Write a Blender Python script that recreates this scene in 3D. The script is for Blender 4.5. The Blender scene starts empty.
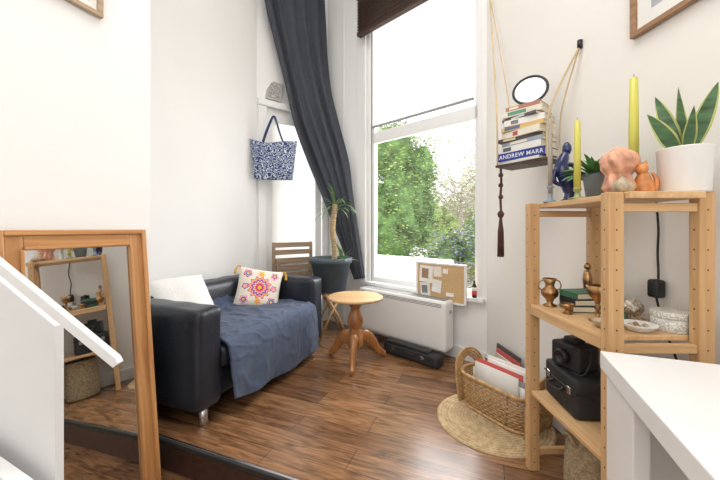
import bpy, math, random
import bmesh
from mathutils import Vector, Matrix, noise
random.seed(4)
S=bpy.context.scene
def link(o):
    S.collection.objects.link(o); return o
# ---------------------------------------------------------------- materials
def _base(name):
    m=bpy.data.materials.new(name); m.use_nodes=True
    nt=m.node_tree; b=nt.nodes['Principled BSDF']; return m,nt,b
def M(name,col,rough=.5,metal=0,var=.08,scale=8,bump=0,bscale=60,stretch=(1,1,1),alpha=None,coat=0,sheen=0,emis=0,sss=0):
    m,nt,b=_base(name); N=nt.nodes; L=nt.links
    tc=N.new('ShaderNodeTexCoord'); mp=N.new('ShaderNodeMapping'); mp.inputs['Scale'].default_value=stretch
    L.new(tc.outputs['Object'],mp.inputs['Vector'])
    nz=N.new('ShaderNodeTexNoise'); nz.inputs['Scale'].default_value=scale; nz.inputs['Detail'].default_value=4
    L.new(mp.outputs[0],nz.inputs['Vector'])
    cr=N.new('ShaderNodeValToRGB'); cr.color_ramp.elements[0].position=.3; cr.color_ramp.elements[1].position=.7
    cr.color_ramp.elements[0].color=tuple(max(0,c*(1-var)) for c in col)+(1,)
    cr.color_ramp.elements[1].color=tuple(min(1,c*(1+var)) for c in col)+(1,)
    L.new(nz.outputs['Fac'],cr.inputs[0]); L.new(cr.outputs[0],b.inputs['Base Color'])
    b.inputs['Roughness'].default_value=rough; b.inputs['Metallic'].default_value=metal
    if coat: b.inputs['Coat Weight'].default_value=coat
    if sheen: b.inputs['Sheen Weight'].default_value=sheen
    if bump:
        n2=N.new('ShaderNodeTexNoise'); n2.inputs['Scale'].default_value=bscale; L.new(mp.outputs[0],n2.inputs['Vector'])
        bp=N.new('ShaderNodeBump'); bp.inputs['Strength'].default_value=bump; bp.inputs['Distance'].default_value=.01
        L.new(n2.outputs['Fac'],bp.inputs['Height']); L.new(bp.outputs[0],b.inputs['Normal'])
    return m
def mathn(nt):
    N=nt.nodes; L=nt.links
    def ma(op,a,b_=None,c=None):
        n=N.new('ShaderNodeMath'); n.operation=op
        for i,v in enumerate((a,b_,c)):
            if v is None: continue
            if isinstance(v,(int,float)): n.inputs[i].default_value=v
            else: L.new(v,n.inputs[i])
        return n.outputs[0]
    return ma
def wood(name,c1,c2,rough=.45,axis=2,scale=30,knots=True,holes=False):
    m,nt,b=_base(name); N=nt.nodes; L=nt.links
    tc=N.new('ShaderNodeTexCoord'); mp=N.new('ShaderNodeMapping')
    st=[1,1,1]; st[axis]=.06; mp.inputs['Scale'].default_value=st
    L.new(tc.outputs['Object'],mp.inputs['Vector'])
    nz=N.new('ShaderNodeTexNoise'); nz.inputs['Scale'].default_value=scale; nz.inputs['Detail'].default_value=6; nz.inputs['Distortion'].default_value=.6
    L.new(mp.outputs[0],nz.inputs['Vector'])
    cr=N.new('ShaderNodeValToRGB'); cr.color_ramp.elements[0].position=.32; cr.color_ramp.elements[1].position=.62
    cr.color_ramp.elements[0].color=c2+(1,); cr.color_ramp.elements[1].color=c1+(1,)
    L.new(nz.outputs['Fac'],cr.inputs[0])
    out=cr.outputs[0]
    if knots:
        vo=N.new('ShaderNodeTexVoronoi'); vo.inputs['Scale'].default_value=5
        mp2=N.new('ShaderNodeMapping'); s2=[1,1,1]; s2[axis]=.6; mp2.inputs['Scale'].default_value=s2
        L.new(tc.outputs['Object'],mp2.inputs['Vector']); L.new(mp2.outputs[0],vo.inputs['Vector'])
        r2=N.new('ShaderNodeValToRGB'); r2.color_ramp.elements[0].position=.03; r2.color_ramp.elements[1].position=.09
        r2.color_ramp.elements[0].color=(.35,.2,.1,1); r2.color_ramp.elements[1].color=(1,1,1,1)
        L.new(vo.outputs['Distance'],r2.inputs[0])
        mx=N.new('ShaderNodeMix'); mx.data_type='RGBA'; mx.blend_type='MULTIPLY'; mx.inputs[0].default_value=.8
        L.new(out,mx.inputs[6]); L.new(r2.outputs[0],mx.inputs[7]); out=mx.outputs[2]
    if holes:
        ma=mathn(nt); sp=N.new('ShaderNodeSeparateXYZ'); L.new(tc.outputs['Object'],sp.inputs[0])
        w=ma('MINIMUM',ma('ABSOLUTE',sp.outputs['X']),ma('ABSOLUTE',sp.outputs['Y']))
        zz=ma('SUBTRACT',ma('MODULO',ma('ADD',sp.outputs['Z'],1.0),.064),.032)
        d=ma('SQRT',ma('ADD',ma('MULTIPLY',w,w),ma('MULTIPLY',zz,zz))); k=ma('LESS_THAN',d,.0032)
        mx=N.new('ShaderNodeMix'); mx.data_type='RGBA'; L.new(k,mx.inputs[0]); L.new(out,mx.inputs[6]); mx.inputs[7].default_value=(.12,.06,.025,1); out=mx.outputs[2]
    L.new(out,b.inputs['Base Color']); b.inputs['Roughness'].default_value=rough
    return m
def floor_mat():
    m,nt,b=_base('floor_planks'); N=nt.nodes; L=nt.links
    tc=N.new('ShaderNodeTexCoord')
    br=N.new('ShaderNodeTexBrick'); br.inputs['Scale'].default_value=1; br.inputs['Brick Width'].default_value=1.1
    br.inputs['Row Height'].default_value=.155; br.inputs['Mortar Size'].default_value=.0014; br.inputs['Bias'].default_value=0
    br.inputs['Color1'].default_value=(.30,.158,.076,1); br.inputs['Color2'].default_value=(.165,.082,.039,1)
    br.inputs['Mortar'].default_value=(.05,.025,.013,1); br.offset=.37
    L.new(tc.outputs['Object'],br.inputs['Vector'])
    def mult(prev,col,fac):
        mx=N.new('ShaderNodeMix'); mx.data_type='RGBA'; mx.blend_type='MULTIPLY'; mx.inputs[0].default_value=fac
        L.new(prev,mx.inputs[6]); L.new(col,mx.inputs[7]); return mx.outputs[2]
    def layer(prev,scale,dist,c0,c1,p0,p1,stretch,fac):
        mp=N.new('ShaderNodeMapping'); mp.inputs['Scale'].default_value=stretch
        L.new(tc.outputs['Object'],mp.inputs['Vector'])
        nz=N.new('ShaderNodeTexNoise'); nz.inputs['Scale'].default_value=scale; nz.inputs['Detail'].default_value=8; nz.inputs['Distortion'].default_value=dist
        L.new(mp.outputs[0],nz.inputs['Vector'])
        cr=N.new('ShaderNodeValToRGB'); cr.color_ramp.elements[0].position=p0; cr.color_ramp.elements[1].position=p1
        cr.color_ramp.elements[0].color=c0; cr.color_ramp.elements[1].color=c1
        L.new(nz.outputs['Fac'],cr.inputs[0])
        return mult(prev,cr.outputs[0],fac)
    o=layer(br.outputs['Color'],2.6,1.3,(.46,.42,.38,1),(1.3,1.27,1.24,1),.33,.68,(1.3,15,1),.85)
    o=layer(o,2.8,2.4,(.48,.43,.38,1),(1.08,1.08,1.08,1),.34,.52,(1.0,4,1),.7)
    vo=N.new('ShaderNodeTexVoronoi'); vo.inputs['Scale'].default_value=3.6
    mp=N.new('ShaderNodeMapping'); mp.inputs['Scale'].default_value=(.7,1.5,1); L.new(tc.outputs['Object'],mp.inputs['Vector']); L.new(mp.outputs[0],vo.inputs['Vector'])
    r2=N.new('ShaderNodeValToRGB'); r2.color_ramp.elements[0].position=.02; r2.color_ramp.elements[1].position=.13
    r2.color_ramp.elements[0].color=(.2,.15,.12,1); r2.color_ramp.elements[1].color=(1,1,1,1); L.new(vo.outputs['Distance'],r2.inputs[0])
    o=mult(o,r2.outputs[0],.75)
    L.new(o,b.inputs['Base Color']); b.inputs['Roughness'].default_value=.24
    return m
def ring_mat():
    m,nt,b=_base('braided_jute'); N=nt.nodes; L=nt.links
    tc=N.new('ShaderNodeTexCoord'); sp=N.new('ShaderNodeSeparateXYZ'); L.new(tc.outputs['Object'],sp.inputs[0]); ma=mathn(nt)
    x=sp.outputs['X'];y=sp.outputs['Y']; r=ma('SQRT',ma('ADD',ma('MULTIPLY',x,x),ma('MULTIPLY',y,y))); an=ma('ARCTAN2',y,x)
    ring=ma('SINE',ma('MULTIPLY',r,2*math.pi/.0189)); br=ma('SINE',ma('ADD',ma('MULTIPLY',an,70.0),ma('MULTIPLY',r,260.0)))
    f=ma('ADD',ma('MULTIPLY',ring,.15),ma('MULTIPLY',br,.07)); nz=N.new('ShaderNodeTexNoise'); nz.inputs['Scale'].default_value=30; L.new(tc.outputs['Object'],nz.inputs['Vector'])
    f=ma('ADD',f,nz.outputs['Fac'])
    cr=N.new('ShaderNodeValToRGB'); cr.color_ramp.elements[0].position=.15; cr.color_ramp.elements[1].position=.8
    cr.color_ramp.elements[0].color=(.33,.23,.115,1); cr.color_ramp.elements[1].color=(.66,.50,.30,1); L.new(f,cr.inputs[0]); L.new(cr.outputs[0],b.inputs['Base Color'])
    b.inputs['Roughness'].default_value=.95
    bp=N.new('ShaderNodeBump'); bp.inputs['Strength'].default_value=.5; bp.inputs['Distance'].default_value=.005; L.new(f,bp.inputs['Height']); L.new(bp.outputs[0],b.inputs['Normal']); return m
def cushion_mat():
    m,nt,b=_base('embroidered_cotton'); N=nt.nodes; L=nt.links
    tc=N.new('ShaderNodeTexCoord'); sp=N.new('ShaderNodeSeparateXYZ'); L.new(tc.outputs['Object'],sp.inputs[0])
    ma=mathn(nt); x=sp.outputs['X']; y=sp.outputs['Y']
    cream=(.76,.70,.60)
    def flower(cx,cy,R,np,cols):
        dx=ma('SUBTRACT',x,cx); dy=ma('SUBTRACT',y,cy)
        ang=ma('ARCTAN2',dy,dx); r=ma('SQRT',ma('ADD',ma('MULTIPLY',dx,dx),ma('MULTIPLY',dy,dy)))
        rr=ma('DIVIDE',r,R); rr=ma('ADD',rr,ma('MULTIPLY',ma('MULTIPLY',ma('SINE',ma('MULTIPLY',ang,float(np))),rr),.12))
        cr=N.new('ShaderNodeValToRGB'); cr.color_ramp.interpolation='CONSTANT'; e=cr.color_ramp.elements
        e[0].position=0; e[0].color=cols[0][1]+(1,); e[1].position=cols[1][0]; e[1].color=cols[1][1]+(1,)
        for p,c in cols[2:]:
            k=e.new(p); k.color=c+(1,)
        L.new(rr,cr.inputs[0]); return cr.outputs[0],ma('LESS_THAN',rr,.97)
    mag=(.62,.04,.22);yel=(.85,.52,.06);pur=(.20,.06,.32);pk=(.82,.24,.40);org=(.85,.25,.05);blu=(.06,.16,.42)
    items=[(0,0,.095,12,[(0,yel),(.18,mag),(.34,org),(.46,cream),(.54,pur),(.68,pk),(.80,yel),(.88,mag)])]
    for k in range(8):
        a_=k*math.pi/4; rr=.122 if k%2==0 else .165
        items.append((rr*math.cos(a_),rr*math.sin(a_),.027 if k%2==0 else .036,5,[(0,yel),(.3,[pk,pur,org,blu][k%4]),(.62,cream),(.72,[pur,pk,yel,mag][k%4])]))
    prev=None
    for it in items:
        c,mask=flower(*it); mx=N.new('ShaderNodeMix'); mx.data_type='RGBA'; L.new(mask,mx.inputs[0])
        if prev is None: mx.inputs[6].default_value=cream+(1,)
        else: L.new(prev,mx.inputs[6])
        L.new(c,mx.inputs[7]); prev=mx.outputs[2]
    L.new(prev,b.inputs['Base Color']); b.inputs['Roughness'].default_value=.9
    return m
def pattern_mat(name,c1,c2,scale=28,thr=.35,rough=.85,freq=22):
    m,nt,b=_base(name); N=nt.nodes; L=nt.links
    tc=N.new('ShaderNodeTexCoord'); vo=N.new('ShaderNodeTexVoronoi'); vo.inputs['Scale'].default_value=scale; vo.feature='SMOOTH_F1'
    L.new(tc.outputs['Object'],vo.inputs['Vector'])
    w=N.new('ShaderNodeMath'); w.operation='SINE'; m2=N.new('ShaderNodeMath'); m2.operation='MULTIPLY'; m2.inputs[1].default_value=freq
    L.new(vo.outputs['Distance'],m2.inputs[0]); L.new(m2.outputs[0],w.inputs[0])
    cr=N.new('ShaderNodeValToRGB'); cr.color_ramp.interpolation='CONSTANT'
    cr.color_ramp.elements[0].position=0; cr.color_ramp.elements[0].color=c1+(1,)
    cr.color_ramp.elements[1].position=max(0.001,thr); cr.color_ramp.elements[1].color=c2+(1,)
    L.new(w.outputs[0],cr.inputs[0]); L.new(cr.outputs[0],b.inputs['Base Color']); b.inputs['Roughness'].default_value=rough
    return m
def translucent_mat(name,col,frac=.6,var=.94,scale=3):
    m,nt,b=_base(name); N=nt.nodes; L=nt.links
    tr=N.new('ShaderNodeBsdfTranslucent'); df=N.new('ShaderNodeBsdfDiffuse'); mx=N.new('ShaderNodeMixShader')
    tc=N.new('ShaderNodeTexCoord'); nz=N.new('ShaderNodeTexNoise'); nz.inputs['Scale'].default_value=scale
    L.new(tc.outputs['Object'],nz.inputs['Vector'])
    cr=N.new('ShaderNodeValToRGB'); cr.color_ramp.elements[0].position=.35; cr.color_ramp.elements[1].position=.65
    cr.color_ramp.elements[0].color=tuple(c*var for c in col)+(1,); cr.color_ramp.elements[1].color=col+(1,)
    L.new(nz.outputs['Fac'],cr.inputs[0]); L.new(cr.outputs[0],tr.inputs[0]); L.new(cr.outputs[0],df.inputs[0])
    mx.inputs[0].default_value=frac; L.new(df.outputs[0],mx.inputs[1]); L.new(tr.outputs[0],mx.inputs[2])
    L.new(mx.outputs[0],N['Material Output'].inputs[0]); return m
def glass_mat():
    m,nt,b=_base('window_glass'); N=nt.nodes; L=nt.links
    tr=N.new('ShaderNodeBsdfTransparent'); gl=N.new('ShaderNodeBsdfGlossy'); gl.inputs['Roughness'].default_value=.02
    mx=N.new('ShaderNodeMixShader'); mx.inputs[0].default_value=.04
    L.new(tr.outputs[0],mx.inputs[1]); L.new(gl.outputs[0],mx.inputs[2]); L.new(mx.outputs[0],N['Material Output'].inputs[0]); return m

mWall=M('wall_paint',(.86,.857,.848),.85,var=.015,scale=2,bump=.03,bscale=120)
mWallR=M('wall_paint_warm',(.865,.835,.785),.85,var=.015,scale=2,bump=.03,bscale=120)
mTrim=M('trim_paint',(.82,.82,.81),.45,var=.01)
mWhite=M('white_lacquer',(.84,.84,.84),.25,var=.01)
mStair=M('stair_paint',(.80,.81,.81),.4,var=.015)
mFloor=floor_mat()
mLeather=M('black_leather',(.014,.018,.028),.35,var=.3,bump=.2,bscale=60)
mChrome=M('brushed_steel',(.6,.6,.62),.25,1,var=.05)
mThrow=M('blue_wool_throw',(.055,.076,.128),.95,var=.12,scale=30,bump=.2,bscale=220,sheen=.1)
mCurt=M('charcoal_curtain',(.056,.062,.078),.95,var=.08,scale=20,bump=.1,bscale=300)
mPine=wood('pine',(.68,.43,.21),(.53,.30,.13),holes=True)
mPineX=wood('pine_board',(.72,.47,.24),(.56,.33,.15),axis=1)
mPineX0=wood('pine_rail',(.68,.43,.21),(.53,.30,.13),axis=0)
mMirF=wood('mirror_pine',(.60,.31,.12),(.40,.18,.06))
mMirFx=wood('mirror_pine_cross',(.60,.31,.12),(.40,.18,.06),axis=1)
mTable=wood('table_pine',(.44,.19,.06),(.25,.10,.035),rough=.3)
mTableTop=wood('table_top_pine',(.70,.47,.25),(.52,.30,.13),rough=.35,axis=0)
mBamboo=wood('bamboo',(.56,.36,.16),(.38,.22,.09))
mDarkWood=M('dark_wood',(.06,.028,.018),.5,var=.3,scale=20,stretch=(1,.1,1))
mStrip=M('step_edge_rubber',(.02,.019,.018),.7,var=.2)
mPot=M('slate_pot',(.07,.095,.115),.5,var=.1)
mSoil=M('soil',(.035,.022,.014),.95,var=.4,scale=60,bump=1)
mStem=M('cane_bark',(.44,.32,.18),.8,var=.45,scale=9,stretch=(.3,.3,9),bump=.6)
mLeaf=M('leaf_green',(.07,.19,.045),.45,var=.4,scale=20)
mYucca=M('yucca_leaf',(.14,.28,.09),.5,var=.35,scale=20)
mLeafE=M('leaf_yellow_edge',(.46,.50,.15),.45,var=.3)
mSnake=M('snake_leaf',(.06,.14,.055),.4,var=.5,scale=25,stretch=(.4,.4,2))
mBlack=M('black_plastic',(.012,.012,.013),.4,var=.2)
mBlackM=M('black_matte',(.02,.02,.022),.7,var=.2,bump=.2)
mCandle=M('yellow_wax',(.64,.60,.11),.35,var=.05)
mTaupe=M('taupe_wax',(.38,.33,.28),.4,var=.05)
mBrass=M('aged_brass',(.38,.22,.10),.3,1,var=.25,scale=25)
mWick=M('wicker',(.50,.30,.13),.65,var=.35,scale=60,bump=.5,bscale=150)
mJute=ring_mat()
mSea=M('seagrass',(.42,.32,.19),.9,var=.35,scale=60,bump=.8,bscale=160)
mRope=M('cotton_rope',(.62,.47,.27),.9,var=.15,bump=.4)
mBrownCord=M('brown_cord',(.09,.04,.03),.9,var=.2,bump=.6)
mPaper=M('paper',(.82,.81,.77),.8,var=.03)
mCream=M('book_pages',(.74,.68,.53),.85,var=.1,scale=80,stretch=(1,1,8))
mMirror=M('mirror_silver',(.70,.71,.71),.01,1,var=0)
mMirrorG=M('mirror_grey',(.28,.30,.32),.04,1,var=.03)
mCork=M('cork',(.60,.40,.2),.9,var=.25,scale=120)
mNavy=M('navy_glaze',(.01,.02,.11),.12,var=.2,coat=.6)
mPink=M('coral_ceramic',(.66,.34,.22),.5,var=.4,scale=22)
mOrange=M('orange_ceramic',(.66,.27,.09),.45,var=.3,scale=25)
mShell=M('shell_ceramic',(.48,.38,.26),.5,var=.35,scale=25)
mGreyPot=M('blue_grey_pot',(.22,.28,.33),.5,var=.1)
mCeram=M('white_ceramic',(.78,.77,.74),.3,var=.04)
mPotW=M('white_pot',(.90,.89,.87),.35,var=.02)
mTin=pattern_mat('printed_tin',(.50,.49,.44),(.76,.73,.66),60,0,.35,freq=30)
mGreen=M('green_cloth',(.03,.09,.05),.6,var=.2)
mSilver=M('silver_beads',(.55,.5,.42),.3,.9,var=.4,scale=60,bump=1,bscale=90)
mCush=cushion_mat()
mBag=pattern_mat('blue_paisley',(.02,.045,.15),(.58,.64,.72),34,.5,freq=26)
mStone=M('grey_stone',(.42,.40,.36),.9,var=.2,bump=.8)
mShade=translucent_mat('white_blind',(.585,.575,.56),.75,.93,.9)
mFrost=translucent_mat('frosted_pane',(.97,.96,.94),.85)
mGlass=glass_mat()
mGrey=M('seal_grey',(.3,.3,.31),.6,var=.05)
mRadGrey=M('radiator_enamel',(.80,.79,.77),.35,var=.01)
mTree=M('tree_leaves',(.40,.53,.17),.6,var=.45,scale=5)
mTreeD=M('ivy_leaves',(.15,.28,.08),.6,var=.5,scale=5)
mFlower=M('lilac_flowers',(.40,.39,.68),.7,var=.3)
mAutumn=M('pale_blossom_leaves',(.85,.72,.60),.7,var=.25,scale=6)
mTwig=M('twig_bark',(.45,.38,.32),.8,var=.2)
mRender=M('white_render',(.80,.80,.79),.9,var=.05)
mGrass=M('garden_paving',(.45,.46,.4),.9,var=.3)
def C(name,c,r=.55): return M(name,c,r,var=.08)
# ---------------------------------------------------------------- mesh helpers
def mk(name,verts,faces,mat,smooth=False,parent=None,frame=None,mats=None,idx=None):
    me=bpy.data.meshes.new(name); me.from_pydata([tuple(v) for v in verts],[],faces); me.update()
    if mats:
        for m in mats: me.materials.append(m)
        if idx:
            for p,i in zip(me.polygons,idx): p.material_index=i
    else: me.materials.append(mat)
    if smooth:
        for p in me.polygons: p.use_smooth=True
    o=link(bpy.data.objects.new(name,me))
    if frame is not None: o.matrix_world=frame
    if parent is not None: o.parent=parent
    return o
def T(x=0,y=0,z=0,rz=0,rx=0,ry=0):
    return Matrix.Translation((x,y,z))@Matrix.Rotation(rz,4,'Z')@Matrix.Rotation(ry,4,'Y')@Matrix.Rotation(rx,4,'X')
def from_bm(name,bm,mat,smooth,parent,frame):
    me=bpy.data.meshes.new(name); bmesh.ops.recalc_face_normals(bm,faces=bm.faces); bm.to_mesh(me); bm.free(); me.materials.append(mat)
    if smooth:
        for p in me.polygons: p.use_smooth=True
    o=link(bpy.data.objects.new(name,me))
    if frame is not None: o.matrix_world=frame
    if parent is not None: o.parent=parent
    return o
def box(name,x0,x1,y0,y1,z0,z1,mat,parent=None,frame=None,bev=.003,local=None):
    c=Vector(((x0+x1)/2,(y0+y1)/2,(z0+z1)/2)); h=Vector((abs(x1-x0)/2,abs(y1-y0)/2,abs(z1-z0)/2))
    bm=bmesh.new(); bmesh.ops.create_cube(bm,size=2)
    for v in bm.verts: v.co=Vector((v.co.x*h.x,v.co.y*h.y,v.co.z*h.z))
    if bev>0:
        b=min(bev,min(h)*.6)
        bmesh.ops.bevel(bm,geom=list(bm.edges),offset=b,segments=2,profile=.5,affect='EDGES')
    f=(frame if frame is not None else Matrix.Identity(4))@(local if local is not None else Matrix.Identity(4))@Matrix.Translation(c)
    return from_bm(name,bm,mat,False,parent,f)
def softbox(name,x0,x1,y0,y1,z0,z1,r,mat,parent=None,frame=None,puff=(0,0,0),n=14,wr=0,local=None):
    c=Vector(((x0+x1)/2,(y0+y1)/2,(z0+z1)/2)); h=Vector(((x1-x0)/2,(y1-y0)/2,(z1-z0)/2)); r=min(r,min(h)*.98)
    bm=bmesh.new(); bmesh.ops.create_cube(bm,size=2); bmesh.ops.subdivide_edges(bm,edges=list(bm.edges),cuts=n,use_grid_fill=True)
    for v in bm.verts:
        p=v.co.copy(); t=Vector([math.copysign(abs(a)**.75,a) for a in p])
        q=Vector((t.x*h.x,t.y*h.y,t.z*h.z)); cl=Vector([max(-(h[i]-r),min(h[i]-r,q[i])) for i in range(3)])
        d=q-cl
        if d.length>1e-9: q=cl+d.normalized()*r
        fx=(1-t.y**2)*(1-t.z**2); fy=(1-t.x**2)*(1-t.z**2); fz=(1-t.x**2)*(1-t.y**2)
        q+=Vector((math.copysign(1,t.x)*fx*puff[0]*(abs(t.x)>.95),math.copysign(1,t.y)*fy*puff[1]*(abs(t.y)>.95),math.copysign(1,t.z)*fz*puff[2]*(abs(t.z)>.95)))
        if wr: q+=d.normalized()*wr*noise.noise((q+c)*7) if d.length>1e-9 else Vector((0,0,0))
        v.co=q
    f=(frame if frame is not None else Matrix.Identity(4))@(local if local is not None else Matrix.Identity(4))@Matrix.Translation(c)
    return from_bm(name,bm,mat,True,parent,f)
def lathe(name,prof,mat,parent=None,frame=None,segs=32,smooth=True,wob=0,twist=0,lobes=5):
    vs=[];fs=[]
    for (r,z) in prof:
        for i in range(segs):
            a=2*math.pi*i/segs; rr=r*(1+wob*math.sin(lobes*a+twist*z)); vs.append((rr*math.cos(a),rr*math.sin(a),z))
    n=len(prof)
    for j in range(n-1):
        for i in range(segs):
            k=(i+1)%segs; fs.append((j*segs+i,j*segs+k,(j+1)*segs+k,(j+1)*segs+i))
    if prof[0][0]>0: fs.append(tuple(reversed(range(segs))))
    if prof[-1][0]>0: fs.append(tuple((n-1)*segs+i for i in range(segs)))
    return mk(name,vs,fs,mat,smooth,parent,frame)
def smooth_path(pts,k=6):
    P=[Vector(p) for p in pts]; out=[]
    for i in range(len(P)-1):
        p0=P[max(i-1,0)];p1=P[i];p2=P[i+1];p3=P[min(i+2,len(P)-1)]
        for j in range(k):
            t=j/k
            out.append(.5*((2*p1)+(p2-p0)*t+(2*p0-5*p1+4*p2-p3)*t*t+(3*p1-p0-3*p2+p3)*t**3))
    out.append(P[-1]); return out
def tube_data(pts,rad,segs=8,flat=1.0):
    P=[Vector(p) for p in pts]; vs=[];fs=[]
    if not isinstance(rad,(list,tuple)): rad=[rad]*len(P)
    elif len(rad)!=len(P):
        R=rad; rad=[]
        for i in range(len(P)):
            t=i/(len(P)-1)*(len(R)-1); a=int(min(t,len(R)-2)); rad.append(R[a]+(R[a+1]-R[a])*(t-a))
    up=None
    for i,p in enumerate(P):
        t=(P[min(i+1,len(P)-1)]-P[max(i-1,0)]).normalized()
        if up is None:
            up=Vector((0,0,1)) if abs(t.z)<.9 else Vector((1,0,0))
        x=up-t*up.dot(t)
        if x.length<1e-6: x=t.orthogonal()
        x.normalize(); y=t.cross(x); up=x
        for s in range(segs):
            a=2*math.pi*s/segs; vs.append(p+x*math.cos(a)*rad[i]+y*math.sin(a)*rad[i]*flat)
    for i in range(len(P)-1):
        for s in range(segs):
            k=(s+1)%segs; fs.append((i*segs+s,i*segs+k,(i+1)*segs+k,(i+1)*segs+s))
    fs.append(tuple(reversed(range(segs)))); fs.append(tuple((len(P)-1)*segs+s for s in range(segs)))
    return vs,fs
def tube(name,pts,rad,mat,parent=None,frame=None,segs=8,sm=6,flat=1.0):
    if sm: pts=smooth_path(pts,sm)
    v,f=tube_data(pts,rad,segs,flat); return mk(name,v,f,mat,True,parent,frame)
def tubes(name,lst,mat,parent=None,frame=None,segs=6):
    V=[];F=[]
    for pts,r in lst:
        v,f=tube_data(pts,r,segs); o=len(V); V+=v; F+=[tuple(i+o for i in q) for q in f]
    return mk(name,V,F,mat,True,parent,frame)
def pillow(name,w,h,t,mat,parent=None,frame=None,n=20):
    V=[];F=[]
    for s in (1,-1):
        for j in range(n+1):
            for i in range(n+1):
                u=i/n*2-1; v=j/n*2-1
                pin=1-.07*(1-abs(u)**2)*abs(v)**3; pin2=1-.07*(1-abs(v)**2)*abs(u)**3
                z=s*t/2*((1-u**4)*(1-v**4))**.5*(1+.12*noise.noise(Vector((u*2,v*2,s*3))))
                V.append((u*w/2*pin2,v*h/2*pin,z))
    m=(n+1)**2
    for j in range(n):
        for i in range(n):
            a=j*(n+1)+i; F.append((a,a+1,a+n+2,a+n+1)); F.append((m+a,m+a+n+1,m+a+n+2,m+a+1))
    o=mk(name,V,F,mat,True,parent,frame); return o
def thing(name,label,cat,frame,group=None):
    e=link(bpy.data.objects.new(name,None)); e.empty_display_size=.1; e.matrix_world=frame
    e['label']=label; e['category']=cat
    if group: e['group']=group
    return e
def solo(o,label,cat,group=None):
    o['label']=label; o['category']=cat
    if group: o['group']=group
    return o
def struct(o): o['kind']='structure'; return o
def text(name,txt,size,mat,parent,local,ext=.0004):
    cu=bpy.data.curves.new(name,'FONT'); cu.body=txt; cu.size=size; cu.extrude=ext; cu.align_x='CENTER'; cu.align_y='CENTER'; cu.offset=.0003; cu.space_character=1.12
    tmp=link(bpy.data.objects.new(name+'_tmp',cu)); bpy.context.view_layer.update()
    me=bpy.data.meshes.new_from_object(tmp.evaluated_get(bpy.context.evaluated_depsgraph_get()))
    bpy.data.objects.remove(tmp); me.materials.clear(); me.materials.append(mat)
    o=link(bpy.data.objects.new(name,me)); o.matrix_world=local; o.parent=parent; return o
def blade_data(base,d,L,w,droop,side=None,n=8,edge=.0,twist=0):
    b=Vector(base); d=Vector(d).normalized(); V=[];F=[];I=[]
    s=Vector(side).normalized() if side else d.cross(Vector((0,0,1)))
    if s.length<1e-4: s=Vector((1,0,0))
    s.normalize(); p=b.copy(); cur=d.copy()
    for i in range(n+1):
        t=i/n; ww=w/2*(min(1,.55+1.2*t))*(1-t**3.5)+.0005
        nrm=cur.cross(s).normalized(); ss=(Matrix.Rotation(twist*t,3,cur)@s)
        for k,c in enumerate((-1,-.76,0,.76,1)):
            V.append(p+ss*ww*c+nrm*(-abs(c)*.18*ww))
        p=p+cur*(L/n); cur=(cur+Vector((0,0,-droop/n))).normalized()
    for i in range(n):
        for k in range(4):
            a=i*5+k; F.append((a,a+1,a+6,a+5)); I.append(1 if k in(0,3) else 0)
    return V,F,I
def leaves(name,lst,mats,parent,frame=None):
    V=[];F=[];I=[]
    for a in lst:
        v,f,i=blade_data(**a); o=len(V); V+=v; F+=[tuple(x+o for x in q) for q in f]; I+=i
    return mk(name,V,F,None,True,parent,frame,mats=mats,idx=I)
# ---------------------------------------------------------------- frames
angA=math.radians(-21.6); C0=Vector((-1.15,1.8,0))
FA=T(C0.x,C0.y,0,angA)                       # x to the right, y away along the sofa wall
P=Vector((-.40,4.078,0)); Q=Vector((1.04,2.69,0)); D=Vector((-1.11,3.53,0))
FW=T(P.x,P.y,0,math.atan2(Q.y-P.y,Q.x-P.x))  # window wall, y outward
FD=T(D.x,D.y,0,math.atan2(P.y-D.y,P.x-D.x))  # door wall, y outward
FR=T(Q.x,Q.y,0,math.atan2(1.07-Q.y,1.20-Q.x)) # right wall, y outward
LW=(Q-P).length; LD=(P-D).length
ZC=4.5
# ---------------------------------------------------------------- shell
def wbox(name,fr,x0,x1,y0,y1,z0,z1,mat=mWall,bev=0): return struct(box(name,x0,x1,y0,y1,z0,z1,mat,frame=fr,bev=bev))
fl=mk('floor',[(-.62,0,0),(3.2,0,0),(3.2,3.6,0),(-.62,3.6,0),(-.62,0,-.03),(3.2,0,-.03),(3.2,3.6,-.03),(-.62,3.6,-.03)],
   [(0,1,2,3),(7,6,5,4),(0,4,5,1),(1,5,6,2),(2,6,7,3),(3,7,4,0)],mFloor,frame=FA); struct(fl)
wbox('floor_step_riser',FA,-.02,2.6,.012,.05,-.17,-.03,mDarkWood)
wbox('trim_1',FA,0,2.45,-.008,.010,-.020,.003,mStrip,.002)
wbox('trim_8',FA,0,2.45,.010,.022,-.02,.0025,mChrome,.001)
wbox('floor_lower',FA,-.1,4.6,-5.2,.012,-.2,-.17,mFloor)
wbox('wall_left',FA,-.72,-.6,-.1,1.9,-.2,ZC)
wbox('wall_left_return',FA,-.72,-.12,-.12,0,-.2,ZC)
wbox('wall_left_near',FA,-.12,0,-5.0,0,-.2,ZC)
wbox('wall_right',FR,0,5.6,0,.12,-.2,ZC,mWallR)
struct(box('wall_rear',-3.4,1.9,-2.72,-2.6,-.2,ZC,mWall,bev=0))
struct(box('ceiling',-3.4,2.0,-2.7,4.6,ZC,ZC+.1,mWall,bev=0))
dx0,dx1,dz=.05,.86,2.46
wbox('wall_door_side',FD,-.03,dx0,0,.12,-.1,ZC); wbox('wall_door_corner',FD,dx1,LD+.1,0,.12,-.1,ZC); wbox('wall_door_top',FD,dx0,dx1,0,.12,dz,ZC)
wbox('trim_2',FD,dx0-.04,dx0+.05,-.03,.0,0,dz,mTrim,.004); wbox('trim_3',FD,dx1-.05,dx1+.02,-.03,0,0,dz,mTrim,.004)
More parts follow.
